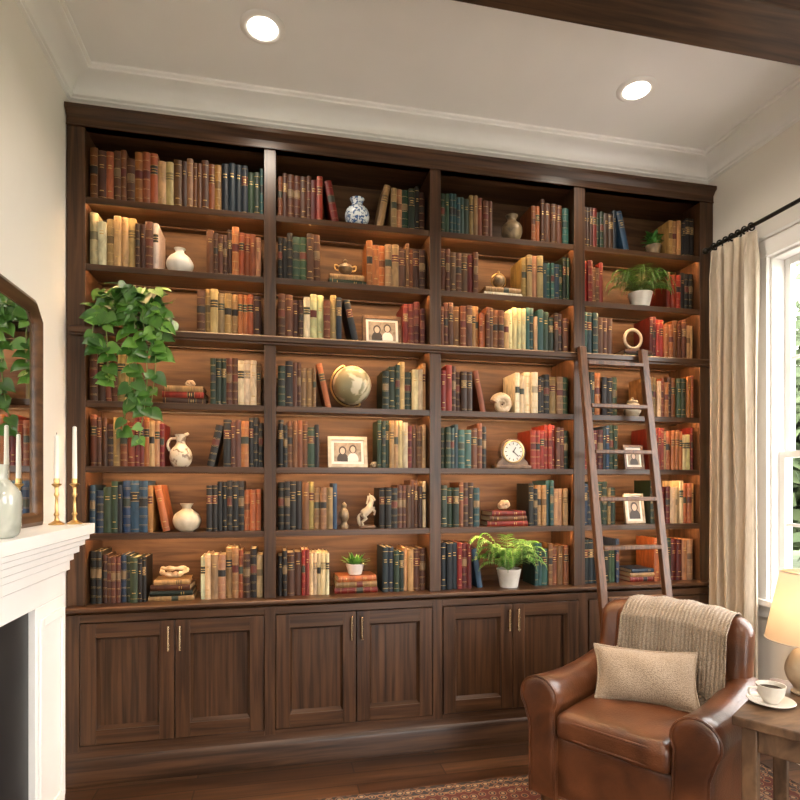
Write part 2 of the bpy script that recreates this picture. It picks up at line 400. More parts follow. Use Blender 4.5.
def shelfrow(bay, row, u0, u1, codes, lean='', hr=(.190, .238)):
    W = [179, 154, 133, 115][bay]; X0, X1 = BX[bay]; z = Z[row] + .0006
    x = X0 + (X1 - X0) * u0 / W; xe = X0 + (X1 - X0) * u1 / W
    x = max(x, X0 + .003); xe = min(xe, X1 - .003)
    codes = ['orr' if c == 'or' else c for c in codes.split()]
    if 'K' in lean:
        a = math.radians(U(10, 14)); h = U(*hr); w = U(.026, .034); ca, sa = math.cos(a), math.sin(a); ys = YF + .045
        xb = x; col = pick(codes, 0)
        book(bk, w, h, .16, col, lambda px, py, pz: (xb + px * ca + pz * sa, ys + py, z + w * sa - px * sa + pz * ca))
        x = x + w * ca + h * sa + .001
    xe2 = xe
    if 'L' in lean:
        a = math.radians(U(9, 13)); h = U(*hr); w = U(.026, .034); ca, sa = math.cos(a), math.sin(a)
        xe2 = xe - w * ca - h * sa; ys2 = YF + .045; xb2 = xe2 + h * sa + .001; col2 = pick(codes, 1)
        book(bk, w, h, .16, col2, lambda px, py, pz: (xb2 + px * ca - pz * sa, ys2 + py, z + px * sa + pz * ca))
    xs = x; run = 0
    while x < xe2 - .012:
        if run <= 0:
            run = random.choice([1, 1, 1, 1, 2, 2, 3]); hh = U(*hr); w = U(.018, .036); col = pick(codes, (x - xs) / max(xe2 - xs, .01)); dd = U(.14, .170)
        run -= 1
        h2 = hh + U(-.002, .002); w2 = min(w + U(-.002, .002), xe2 - x)
        ys = YF + U(.030, .046)
        c2 = tuple(c * U(.85, 1.15) for c in col)
        xx = x
        book(bk, w2 - .0008, h2, dd, c2, lambda px, py, pz: (xx + px, ys + py, z + pz))
        x += w2
rows = [
 (0, 0, 2, 178, 'br or br br or br or tn br br tn br br or br bl gr rd gr tl', '', (.205, .240)),
 (0, 1, 2, 69, 'cr tn tn bk bk br br cr'), (0, 1, 118, 178, 'br or br or tn br tn'),
 (0, 2, 108, 178, 'br tn tn br or tn br'),
 (0, 3, 2, 38, 'br tn br tn br'), (0, 3, 122, 178, 'gr br tn cr bk br'),
 (0, 4, 2, 75, 'br br tn or rd tn or rd'), (0, 4, 118, 178, 'bk br or br bk or', 'K'),
 (0, 5, 2, 80, 'bl gr bk bl gr tn or', 'L'), (0, 5, 118, 178, 'bk br bk or br bk'),
 (0, 6, 2, 57, 'bk br bl gr bk'), (0, 6, 112, 178, 'cr tn cr tn or tn br bk tn'),
 (1, 0, 2, 62, 'br br or br tn rd rd', 'L', (.195, .23)), (1, 0, 100, 152, 'tn br gr bk br gr', 'K', (.195, .23)),
 (1, 1, 2, 45, 'bk gr br tn br'), (1, 1, 90, 152, 'or or tn or br br gr'),
 (1, 2, 2, 82, 'br br tn cr br tn bl', 'L'), (1, 2, 128, 152, 'rd rd br'),
 (1, 3, 2, 54, 'gr bk br tn or', 'L'), (1, 3, 106, 152, 'gr tn gr cr tn', ''),
 (1, 4, 2, 42, 'bk br gr bk'), (1, 4, 101, 152, 'gr tn cr rd br tn'),
 (1, 5, 2, 60, 'bk gr br tn cr tn bl'), (1, 5, 103, 152, 'bk br tn br cr'),
 (1, 6, 2, 52, 'bk br rd cr cr cr'), (1, 6, 106, 152, 'bl gr tn br rd'),
 (2, 0, 2, 52, 'gr tl tn gr br gr', '', (.19, .225)), (2, 0, 92, 131, 'or br br tl tl'),
 (2, 1, 2, 38, 'br tn rd br'), (2, 1, 82, 131, 'tn tn br tl gr gr'),
 (2, 2, 2, 131, 'br rd br or rd br tn cr br tl tn gr br tn'),
 (2, 3, 2, 46, 'rd br tn or', 'L'), (2, 3, 76, 131, 'cr cr bk tn br gr'),
 (2, 4, 2, 48, 'gr tl gr br bk', ''), (2, 4, 91, 131, 'rd or rd br gr'),
 (2, 5, 2, 41, 'gr tl br tl'), (2, 5, 89, 131, 'bk tn tl tn gr'),
 (2, 6, 2, 43, 'bl br rd bl', 'L'), (2, 6, 96, 131, 'tl br rd bk'),
 (3, 0, 2, 48, 'br rd gr br bl', 'L', (.19, .225)), (3, 0, 88, 113, 'tn bk bk br'),
 (3, 1, 2, 22, 'rd br rd'), (3, 1, 86, 113, 'rd bk rd'),
 (3, 2, 2, 33, 'tl br gr rd'), (3, 2, 68, 113, 'rd rd or br tn rd'),
 (3, 3, 2, 35, 'gr or bk gr'), (3, 3, 64, 113, 'tn cr or br gr or'),
 (3, 4, 2, 35, 'rd gr bl gr'), (3, 4, 68, 113, 'rd tn or cr rd'),
 (3, 5, 2, 35, 'bl gr tn gr'), (3, 5, 68, 113, 'gr rd tn cr or bl'),
 (3, 6, 2, 38, 'bl cr gr bl'), (3, 6, 72, 113, 'or gr rd tn cr gr'),
]
for r_ in rows: shelfrow(*r_)
bk.build('books', sharp=50)

def bayx(bay, u, y=2.82):
    W = [179, 154, 133, 115][bay]; X0, X1 = BX[bay]
    return (X0 + (X1 - X0) * u / W) * (y / YF)

def stack(bay, row, u0, u1, cols, th=.026, y=2.762):
    W = [179, 154, 133, 115][bay]; b = B(); cx = bayx(bay, (u0 + u1) / 2, 2.78); L = (BX[bay][1] - BX[bay][0]) * (u1 - u0) / W
    z = Z[row] + .0006
    for i, c in enumerate(cols):
        h = L * (1 - .06 * i) * U(.92, .97); w = th * U(.85, 1.1); a = math.radians(U(-4, 4)); ca, sa = math.cos(a), math.sin(a); zz = z
        def xf(px, py, pz):
            X = pz - h / 2; Y = py - .07; return (cx + X * ca - Y * sa, y + .075 + X * sa + Y * ca, zz + px)
        book(b, w, h, .14, hx(random.choice(PAL[c])), xf); z += w + .0006
    b.build('book_stack'); return cx, z + .0006

def shell_spiral(name, cx, cy, z, r, mat=tan_shell, sc=1.0):
    b = B(); pts = []; rad = []
    for i in range(46):
        t = i / 45; a = t * 2 * pi * 2.6; q = r * (.10 + .9 * t ** 1.4)
        pts.append((cx + .62 * q * math.cos(a) + r * .9 * (t - .5), cy + .02 * t - .62 * q * .5 * math.sin(a) * .6, z + r * .62 + .42 * q * math.sin(a)))
        rad.append(max(.004, q * .42 * (1 + .10 * math.sin(i * 2.2))))
    zmin = min(p[2] - q for p, q in zip(pts, rad)); pts = [(p[0], p[1], p[2] - zmin + z) for p in pts]
    b.tube(pts, rad, mat, 12); b.build(name)

def vase(name, bay, row, u, prof, mat, y=2.84, extra=None, z=None):
    b = B(); x = bayx(bay, u, y); zz = (Z[row] if z is None else z) + .0006
    b.rev(prof, x, y, zz, mat, 36)
    if extra: extra(b, x, y, zz)
    b.build(name); return x
def sm(P, n=6):
    o = []
    for i in range(len(P) - 1):
        p0 = P[max(i - 1, 0)]; p1 = P[i]; p2 = P[i + 1]; p3 = P[min(i + 2, len(P) - 1)]
        for k in range(n):
            t = k / n
            o.append(tuple(.5 * ((2 * p1[j]) + (-p0[j] + p2[j]) * t + (2 * p0[j] - 5 * p1[j] + 4 * p2[j] - p3[j]) * t * t + (-p0[j] + 3 * p1[j] - 3 * p2[j] + p3[j]) * t ** 3) for j in range(len(p1))))
    o.append(P[-1]); return o
vase('white_vase', 0, 1, 92, sm([(.032, 0), (.052, .022), (.060, .050), (.046, .080), (.022, .100), (.019, .112), (.026, .122)]) + [(.020, .120), (.014, .10)], white_cer, y=2.80)
def handle(b, x, y, z):
    b.tube(sm([(x - .018, y, z + .132), (x - .045, y, z + .128), (x - .058, y, z + .10), (x - .045, y, z + .068)]), .006, pitcher_m, 8)
    b.tube([(x + .018, y, z + .146), (x + .034, y, z + .156)], [.010, .006], pitcher_m, 8)
pitcher_m = pm('painted_pitcher', (.20, .12, .07), (.60, .50, .36), (26, 26, 30), 4, .35, lo=.40, hi=.50)
vase('ceramic_pitcher', 0, 4, 93, sm([(.030, 0), (.044, .018), (.050, .048), (.042, .078), (.022, .104), (.020, .125), (.027, .150)]) + [(.021, .148), (.015, .12)], pitcher_m, extra=handle, y=2.80)
vase('stoneware_vase', 0, 5, 99, sm([(.030, 0), (.052, .018), (.062, .048), (.052, .078), (.026, .098), (.019, .108), (.030, .128)]) + [(.024, .126), (.016, .108)], cream_cer, y=2.80)
cx, z = stack(0, 3, 73, 120, ['br', 'rd', 'tn']); shell_spiral('seashell', cx + .01, 2.83, z, .030)
cx, z = stack(0, 6, 60, 108, ['tn', 'gr', 'br', 'tn'], .024)
b = B(); pts = []
for i in range(40):
    a = i / 39 * 2 * pi; pts.append((cx + .052 * math.cos(a) + .01 * math.sin(2 * a), 2.83 + .02 * math.sin(3 * a), z + .030 + .016 * math.sin(a)))
b.tube(pts, [.010 + .003 * math.sin(i * 1.3) for i in range(40)], tan_shell, 8, closed=True)
b.tube([(cx - .03, 2.83, z + .012), (cx + .03, 2.83, z + .012)], .0112, tan_shell, 8); b.build('driftwood_knot')
bw = pm('blue_white_porcelain', (.04, .09, .22), (.60, .64, .66), (60, 60, 60), 5, .22, lo=.44, hi=.52)
vase('blue_white_vase', 1, 0, 79, sm([(.032, 0), (.050, .020), (.060, .055), (.052, .088), (.030, .108), (.026, .122), (.036, .142)]) + [(.030, .14), (.022, .12)], bw, y=2.79)
cx, z = stack(1, 1, 49, 88, ['gr', 'tn'], .026)
b = B(); b.rev([(.03, 0), (.032, .006), (.012, .012), (.010, .02), (.03, .034), (.038, .05), (.030, .066), (.012, .074), (.006, .08), (.012, .088), (.004, .098)], cx, 2.83, z, bronze, 20)
for s_ in (-1, 1): b.tube(sm([(cx + s_ * .03, 2.83, z + .06), (cx + s_ * .052, 2.83, z + .066), (cx + s_ * .05, 2.83, z + .045), (cx + s_ * .033, 2.83, z + .04)]), .0035, brass, 6)
b.build('bronze_urn')
framew = pm('frame_wood_brown', (.08, .038, .017), (.17, .09, .042), (20, 20, 20), 3, .4)
framel = pm('frame_wood_cream', (.42, .34, .24), (.58, .49, .37), (20, 20, 20), 3, .5)
def frame(bay, row, u, w, h, fm, y=2.79, port=False):
    cx = bayx(bay, u, y); z = Z[row] + .0008; b = B(); fw = .017 if not port else .012
    tl = math.radians(9); ct, st_ = math.cos(tl), math.sin(tl)
    xf = lambda px, py, pz: (cx + px, y + py * ct + pz * st_, z + pz * ct - py * st_ + .014 * st_)
    hw = w / 2
    b.box(-hw, -hw + fw, 0, .014, 0, h, fm, xf=xf); b.box(hw - fw, hw, 0, .014, 0, h, fm, xf=xf)
    b.box(-hw + fw, hw - fw, 0, .014, 0, fw, fm, xf=xf); b.box(-hw + fw, hw - fw, 0, .014, h - fw, h, fm, xf=xf)
    b.box(-hw + fw, hw - fw, .007, .012, fw, h - fw, paper, xf=xf)
    m = .013; x0, x1, z0, z1 = -hw + fw + m, hw - fw - m, fw + m, h - fw - m
    b.box(x0, x1, .0055, .0068, z0, z1, printbg, xf=xf)
    n_ = 2 if not port else 1; s_ = (x1 - x0)
    for i in range(n_):
        px = x0 + s_ * (i + .5 + (0.12 if i == 0 else -.12) * (n_ - 1)) / n_; hh = z1 - z0; rr = hh * .17
        def disc(cx_, cz_, ra, rb, yy, mat):
            P = [(cx_ + ra * math.cos(a), yy, min(max(cz_ + rb * math.sin(a), z0), z1)) for a in [2 * pi * k / 18 for k in range(18)]]
            b.add(P, [tuple(range(18))], mat, xf=xf)
        hz = z0 + hh * (.58 + .08 * i)
        disc(px, z0 + hh * .12, rr * 1.7, hh * .34, .0052, ink if i == 0 else paper); disc(px, hz, rr * 1.15, rr * 1.35, .0049, ink); disc(px, hz - rr * .15, rr * .75, rr, .0046, skin)
    b.box(-.012, .012, .014, .017, .02, h * .7, fm, xf=lambda px, py, pz: (cx + px, y + .02 + py + (h * .7 - pz) * .25 + pz * st_, z + pz))
    b.build('picture_frame', bevel=.001)
frame(1, 2, 105, .198, .158, framew); frame(1, 4, 70, .195, .155, framel)
frame(3, 4, 49, .12, .135, framew, port=True); frame(3, 5, 50, .12, .165, framel, port=True)
# globe
gl = pm('globe_map', (.22, .19, .10), (.56, .48, .33), (7, 7, 7), 5, .35, lo=.465, hi=.50)
cx = bayx(1, 74, 2.83); b = B(); z = Z[3] + .0006; gz = z + .125; r = .096; gy = 2.835
b.rev([(.058, 0), (.060, .006), (.052, .012), (.030, .016), (.012, .020), (.008, .026)], cx, gy, z, framew, 28)
b.ball((cx, gy, gz), r, gl, 32)
tilt = math.radians(23); P = []
for i in range(25):
    a = -pi * .5 + pi * 1.0 * i / 24 - tilt; P.append((cx - (r + .010) * math.cos(a) * 1, gy, gz + (r + .010) * math.sin(a)))
b.tube(P, .0045, brass, 8)
b.tube([P[0], (cx + .004, gy, z + .015)], .004, brass, 8)
for q in (0, -1):
    d = (Vector((cx, gy, gz)) - Vector(P[q])).normalized(); b.tube([P[q], tuple(Vector(P[q]) + d * .012)], .005, brass, 8)
b.build('desk_globe')
# horse figurine & small busts
b = B(); x = bayx(1, 89, 2.80); y = 2.80; z = Z[5] + .0006; hm = cream_cer
b.rbox((x, y, z + .007), (.040, .024, .007), .004, framew, 2)
q = lambda dx, dy, dz: (x + dx, y + dy, z + dz)
b.tube(sm([q(-.026, 0, .068), q(-.012, 0, .076), q(.008, 0, .092), q(.018, 0, .112)], 4), [.013, .018, .020, .021, .021, .021, .020, .020, .020, .019, .018, .017, .015][:13], hm, 10)
b.tube(sm([q(.014, 0, .108), q(.022, 0, .132), q(.016, 0, .154)], 4), [.015, .014, .013, .012, .011, .010, .010, .009, .008][:9], hm, 10)
b.tube([q(.012, 0, .158), q(.026, 0, .150), q(.040, 0, .136)], [.009, .010, .006], hm, 8)
for s_ in (-1, 1):
    b.tube([q(-.022, s_ * .010, .066), q(-.006, s_ * .011, .046), q(-.026, s_ * .011, .030), q(-.020, s_ * .011, .012)], [.011, .008, .005, .005], hm, 8)
    b.tube([q(.016, s_ * .009, .096), q(.038, s_ * .010, .092 + s_ * .008), q(.034, s_ * .010, .072 + s_ * .008)], [.008, .006, .004], hm, 8)
    b.tube([q(.014, s_ * .005, .160), q(.012, s_ * .005, .172)], [.004, .001], hm, 6)
b.tube(sm([q(-.026, 0, .072), q(-.042, 0, .062), q(-.040, 0, .030), q(-.034, 0, .012)], 3), [.005] * 4 + [.008] * 4 + [.004] * 2, hm, 8)
b.tube(sm([q(.006, 0, .160), q(.004, 0, .140), q(-.002, 0, .118)], 3), .005, hm, 6)
b.build('horse_figurine')
vase('carved_figurine', 1, 5, 66, sm([(.020, 0), (.022, .012), (.014, .03), (.024, .055), (.020, .085), (.010, .10), (.013, .115), (.003, .13)]), bronze, y=2.80)
shell_spiral('seashell', bayx(1, 95.5, 2.79), 2.79, Z[4] + .001, .024)
cx, z = stack(1, 6, 55, 101, ['rd', 'tn', 'orr'], .026)
def leaf(b, p, d, nrm, L, W, mat, cup=.2, heart=True):
    d = Vector(d).normalized(); nrm = Vector(nrm); sd = d.cross(nrm)
    if sd.length < 1e-3: sd = d.cross(Vector((1, 0, 0)))
    sd.normalize(); nrm = sd.cross(d).normalized(); p = Vector(p)
    prof = [(-.10, .28), (.03, .52), (.22, .60), (.45, .50), (.68, .32), (.86, .14), (1.0, .0)] if heart else [(0, .15), (.25, .5), (.6, .45), (.85, .2), (1, 0)]
    v = []; f = []
    for s_, w_ in prof:
        bend = -cup * L * s_ * s_
        v.append(tuple(p + d * L * s_ + nrm * (bend + .10 * W * (w_ > .1)) + sd * W * w_)); m0 = max(s_, 0) if s_ > -.05 else .03
        v.append(tuple(p + d * L * m0 + nrm * (bend)))
        v.append(tuple(p + d * L * s_ + nrm * (bend + .10 * W * (w_ > .1)) - sd * W * w_))
    for i in range(len(prof) - 1):
        a = i * 3; f += [(a, a + 1, a + 4, a + 3), (a + 1, a + 2, a + 5, a + 4)]
    b.add(v, f, mat)
def potshape(b, x, y, z, r, h, mat):
    b.rev([(r * .72, 0), (r * .76, .004), (r, h - .008), (r * 1.03, h - .006), (r * 1.03, h), (r * .92, h), (r * .90, h - .012), (.001, h - .012)], x, y, z, mat, 28)
    b.rev([(r * .9, h - .014), (.001, h - .010)], x, y, z, soil, 20)
def succulent(name, x, y, z):
    b = B(); potshape(b, x, y, z, .044, .052, white_cer)
    for i in range(60):
        a = i * 2.4; e = .25 + 1.2 * R(); L = U(.045, .075)
        leaf(b, (x + .014 * math.cos(a), y + .014 * math.sin(a), z + .044), (math.cos(a) * math.cos(e), math.sin(a) * math.cos(e), math.sin(e)), (0, 0, 1), L, L * .26, fern2 if R() < .6 else fernm, .15, False)
    b.build(name)
succulent('potted_succulent', cx, 2.82, z)
def fern(name, x, y, z, pr, ph, n, L0, up=1.0):
    b = B(); potshape(b, x, y, z, pr, ph, white_cer); z += ph - .01
    for i in range(n):
        a = i * 2.39996 + U(-.2, .2); dx, dy = math.cos(a), math.sin(a) * .8
        if dy > .3: dy *= .5
        L = L0 * U(.7, 1.12); h = L * U(.30, .85) * up; P = []
        for k in range(19):
            t = k / 18; hor = L * math.sin(t * 1.35); P.append(Vector((x + dx * hor, y + dy * hor * .8, z + h * math.sin(t * 2.5) * 1.05 - L * .20 * t * t)))
        b.tube([tuple(p) for p in P], [.0016] * 19, stemm, 4)
        for k in range(2, 19):
            t = k / 18; tg = (P[k] - P[k - 1]).normalized(); sd = tg.cross(Vector((0, 0, 1))).normalized(); w = L * .22 * math.sin(pi * min(1, .15 + t * .87)) + .005
            mt_ = fernm if R() < .5 else fern2
            for s_ in (-1, 1):
                leaf(b, P[k], sd * s_ + tg * .45, (0, -.3, 1), w, w * .17, mt_, .25, False)
    b.build(name)
# bay 2
vase('bronze_vase', 2, 0, 69, sm([(.026, 0), (.042, .020), (.054, .055), (.048, .088), (.026, .110), (.023, .124), (.032, .142)]) + [(.024, .14), (.017, .12)], bronze, y=2.79)
cx, z = stack(2, 1, 39, 80, ['cr', 'tn'], .024)
b = B(); b.rev([(.030, 0), (.030, .006), (.010, .012), (.010, .022)], cx, 2.83, z, brass, 20); b.ball((cx, 2.83, z + .054), .034, bronze, 20)
b.tube([(cx + .040 * math.cos(a), 2.83 , z + .054 + .040 * math.sin(a)) for a in [2 * pi * k / 28 for k in range(28)]], .003, brass, 6, closed=True)
b.rev([(.006, 0), (.008, .008), (.003, .014)], cx, 2.83, z + .094, brass, 10); b.build('armillary_ornament')
b = B(); x = bayx(2, 59, 2.80); z = Z[3] + .0006; pts = []; rad = []
for i in range(60):
    t = i / 59; a = t * 2 * pi * 2.3 + 1.0; q = .006 + .040 * t ** 1.2; pts.append((x + q * math.cos(a), 2.80, z + .070 + q * math.sin(a))); rad.append(.004 + .019 * t ** 1.2 * (1 + .06 * math.sin(i * 1.9)))
zm = min(p[2] - q for p, q in zip(pts, rad)); pts = [(p[0], p[1], p[2] - zm + z) for p in pts]
b.tube(pts, rad, tan_shell, 12); b.build('nautilus_shell')
# clock
b = B(); x = bayx(2, 69.5, 2.775); y = 2.765; z = Z[4] + .0006
b.rbox((x, y + .02, z + .009), (.098, .032, .009), .005, framew, 2)
P = [(-.088, .018), (-.080, .036), (-.062, .050), (-.058, .06)] + [(.068 * math.cos(a), .088 + .068 * math.sin(a)) for a in [math.radians(210 - 240 * k / 24) for k in range(25)]] + [(.058, .06), (.062, .050), (.080, .036), (.088, .018)]
b.prism([(x + p[0], z + p[1]) for p in P], y, y + .040, 'y', framew)
rot = lambda px, py, pz: (x + px, y - pz, z + .088 + py)
b.rev([(.060, 0), (.060, .006), (.054, .008), (.052, .003)], 0, 0, 0, brass, 36, xf=rot, cap=False)
b.rev([(.053, .003), (.001, .0032)], 0, 0, 0, paper, 36, xf=rot)
for k in range(12):
    a = k * pi / 6; ca, sa = math.cos(a), math.sin(a)
    b.box(.037, .047, -.002, .002, .0042, .005, ink, xf=lambda px, py, pz: rot(px * ca - py * sa, px * sa + py * ca, pz))
for a, L in ((math.radians(60), .026), (math.radians(-40), .038)):
    ca, sa = math.cos(a), math.sin(a); b.box(-.006, L, -.0022, .0022, .005, .006, ink, xf=lambda px, py, pz: rot(px * ca - py * sa, px * sa + py * ca, pz))
b.build('mantel_clock', bevel=.001)
cx, z = stack(2, 5, 43, 86, ['rd', 'br', 'rd'], .024); shell_spiral('conch_shell', cx, 2.83, z, .042)
fern('potted_fern', bayx(2, 66, 2.775), 2.775, Z[6] + .0006, .062, .095, 42, .215)
# bay 3
b = B(); x = bayx(3, 67, 2.79); z = Z[0] + .0006; potshape(b, x, 2.79, z, .040, .06, bronze)
for i in range(80):
    a = i * 2.4; e = U(.1, 1.4); L = U(.03, .048); leaf(b, (x + .03 * math.cos(a) * R(), 2.79 + .03 * math.sin(a) * R(), z + U(.05, .11)), (math.cos(a) * math.cos(e), math.sin(a) * math.cos(e), math.sin(e)), (0, 0, 1), L, L * .5, fernm if R() < .6 else leafm, .2)
b.build('potted_ivy')
fern('potted_fern', bayx(3, 54, 2.77), 2.77, Z[1] + .0006, .062, .075, 42, .20, .95)
cx, z = stack(3, 2, 36, 66, ['gr', 'br'], .024)
b = B(); b.rbox((cx, 2.82, z + .008), (.03, .022, .008), .004, framew, 2)
b.tube([(cx + .052 * math.cos(a), 2.82, z + .070 + .052 * math.sin(a)) for a in [2 * pi * k / 36 for k in range(36)]], .0085, cream_cer, 10, closed=True); b.build('ring_sculpture')
vase('stoneware_jar', 3, 3, 46, sm([(.026, 0), (.040, .02), (.046, .045), (.036, .07), (.024, .08)]) + [(.03, .084), (.026, .092), (.006, .098), (.008, .106), (.002, .112)], cream_cer, y=2.80)
stack(3, 6, 41, 69, ['rd', 'tn', 'bl'], .024)

# pothos on the third shelf
b = B(); px, py, pz = bayx(0, 50, 2.80), 2.80, Z[2] + .006
potshape(b, px, py, pz - .005, .07, .11, cream_cer)
base = Vector((px, py, pz + .10))
def pleaf(p, d, L, nb=(0, -.6, .7)):
    leaf(b, p, d, Vector(nb) + Vector((U(-.5, .5), U(-.35, .35), U(-.4, .4))), L, L * .78, leafm if R() < .66 else leaf2, .22)
for i in range(92):
    a = U(0, 2 * pi); rr = U(.25, 1); dx = math.cos(a) * .155 * rr; dy = -abs(math.sin(a)) * .13 * rr - .01; dz = U(-.07, .125) - .05 * rr
    p = base + Vector((dx, dy, dz)); p.z = min(p.z, 2.215)
    if p.y > YF - .03 and p.z < Z[2] + .05: p.z = Z[2] + .06
    d = Vector((dx * 3 + U(-.3, .3), -.35 + U(-.3, .1), U(-.9, .2)))
    b.tube([tuple(base + Vector((dx * .2, dy * .2, 0))), tuple(base + Vector((dx * .6, dy * .6, max(dz, 0) * .7 + .03))), tuple(p)], .0022, stemm, 5)
    pleaf(p, d, U(.050, .088))
vines = [(-.09, 1.74), (-.01, 1.53), (.055, 1.50), (.10, 1.62), (.13, 1.84), (-.13, 1.88), (.02, 1.66)]
for dx, ze in vines:
    P = sm([tuple(base), (px + dx * .6, 2.72, pz + .13), (px + dx, 2.655, pz + .03), (px + dx * 1.05 + U(-.015, .015), 2.650, (pz + ze) / 2), (px + dx + U(-.03, .03), 2.66, ze)], 7)
    b.tube(P, .0026, stemm, 5)
    for k in range(8, len(P), 2):
        for s_ in (-1, 1):
            if R() < .70: pleaf(Vector(P[k]), (s_ * U(.4, 1), U(-.6, -.1), U(-.9, -.1)), U(.040, .075), (0, -1, .35))
b.build('pothos_plant', solid=0)

# ------------------------------------------------------------ ladder
b = B()
def lx(z): return 2.695 - .31 * (2.0 - z) / 2.0
for xc in (1.548, 1.905):
    v = []
    for z_, yy in ((0.0, lx(0)), (2.01, lx(2.01))):
        v += [(xc - .019, yy - .028, z_), (xc + .019, yy - .028, z_), (xc + .019, yy + .004, z_), (xc - .019, yy + .004, z_)]
    b.add(v, [(0, 1, 2, 3), (4, 5, 6, 7), (0, 1, 5, 4), (1, 2, 6, 5), (2, 3, 7, 6), (3, 0, 4, 7)], ladw)
    b.box(xc - .010, xc + .010, lx(1.99) - .01, YF - .004, 2.010, 2.016, iron); b.box(xc - .010, xc + .010, YF - .008, YF - .002, 1.992, 2.016, iron)
for z_ in (.26, .50, .74, .985, 1.225, 1.463, 1.70, 1.925):
    b.box(1.567, 1.886, lx(z_) - .034, lx(z_) + .004, z_ - .010, z_ + .010, ladw)
b.build('library_ladder', bevel=.004)

# ------------------------------------------------------------ fireplace
b = B(); XW = XL + .001; XF = -.75
for (y0, y1) in ((2.03, 2.29), (.36, .62)):
    b.box(XW, XF, y0, y1, .14, .90, trim_m); b.box(XW, XF + .018, y0 - .012, y1 + .012, 0, .14, trim_m)
    b.box(XF, XF + .008, y0 + .02, y0 + .05, .18, .86, trim_m); b.box(XF, XF + .008, y1 - .05, y1 - .02, .18, .86, trim_m)
    b.box(XF, XF + .008, y0 + .05, y1 - .05, .83, .86, trim_m); b.box(XF, XF + .008, y0 + .05, y1 - .05, .18, .21, trim_m)
b.box(XW, XF, .36, 2.29, .90, 1.05, trim_m)
for (o, z0, z1) in ((.010, .985, 1.02), (.018, 1.02, 1.045), (.030, 1.045, 1.07), (.042, 1.07, 1.09), (.052, 1.09, 1.108)):
    b.box(XW, XF + o, .36 - o * 2, 2.29 + o * 2, z0, z1, trim_m)
b.box(XW, -.690, .21, 2.43, 1.108, 1.148, trim_m)
b.box(XW, XF - .02, .62, .86, 0, .90, slate); b.box(XW, XF - .02, 1.79, 2.03, 0, .90, slate); b.box(XW, XF - .02, .86, 1.79, .70, .90, slate)
for (y0, y1, z0, z1) in ((.86, .885, .02, .70), (1.765, 1.79, .02, .70), (.885, 1.765, .675, .70)): b.box(-.80, -.755, y0, y1, z0, z1, iron)
b.box(XW, -.56, .50, 2.15, 0.0005, .018, slate)
b.build('fireplace', bevel=.003)
b = B()
b.box(-1.25, -1.23, .85, 1.80, .02, .70, soot); b.box(-1.23, XL - .122, .83, .85, .02, .70, soot); b.box(-1.23, XL - .122, 1.80, 1.82, .02, .70, soot)
b.box(-1.25, XL - .122, .83, 1.82, .70, .72, soot); b.box(-1.25, XL - .122, .83, 1.82, 0, .02, soot); b.build('firebox_lining')

# mirror
mg = pm('mirror_glass', (.85, .86, .85), rough=.02, metal=1)
b = B(); y0, y1, z0, z1 = .32, 2.35, 1.1486, 1.962; ch = .062; x0, x1 = XL + .003, -.838
def octo(i): return [(y0 + i, z0 + i), (y1 - i, z0 + i), (y1 - i, z1 - ch - i * .41), (y1 - ch - i * .41, z1 - i), (y0 + ch + i * .41, z1 - i), (y0 + i, z1 - ch - i * .41)]
A0 = octo(0); A1 = octo(.014); A2 = octo(.034); A3 = octo(.048); n_ = len(A0)
rings = [[(x0, *p) for p in A0], [(x1 - .008, *p) for p in A0], [(x1, *p) for p in A1], [(x1 - .006, *p) for p in A2], [(x1 - .018, *p) for p in A3], [(x0 + .01, *p) for p in A3]]
b.loft(rings, mirw, cap=False)
b.add([(x1 - .022, *p) for p in A3], [tuple(range(n_))], mg)
b.add([(x0 + .0005, *p) for p in A0], [tuple(range(n_))], mirw)
b.build('wall_mirror')
def candle(x, y, L):
    b = B(); b.rev([(.026, 0), (.027, .004), (.018, .009), (.008, .016), (.006, .03), (.010, .038), (.006, .046), (.005, .10), (.009, .112), (.006, .122), (.007, .14), (.016, .148), (.017, .152), (.010, .154), (.010, .172), (.0085, .172), (.0085, .165)], x, y, 1.1485, brass, 20)
    b.rev([(.0088, .158), (.0085, .2), (.0070, .172 + L), (.003, .175 + L)], x, y, 1.1485, wax, 16)
    b.tube([(x, y, 1.1485 + .174 + L), (x + .001, y, 1.1485 + .184 + L)], .001, ink, 5); b.build('brass_candlestick')
candle(-.745, 2.375, .195); candle(-.797, 2.345, .16)
glz = pm('glazed_jar', (.30, .32, .27), (.52, .52, .45), (8, 8, 8), 3, .12, coat=.6)
b = B(); b.rev([(r_ * 1.1, z_ * 1.25) for r_, z_ in sm([(.040, 0), (.052, .012), (.056, .06), (.054, .10), (.034, .125), (.026, .135), (.028, .165)]) + [(.024, .165), (.022, .14)]], -.765, 1.800, 1.1485, glz, 32); b.build('glazed_jar')

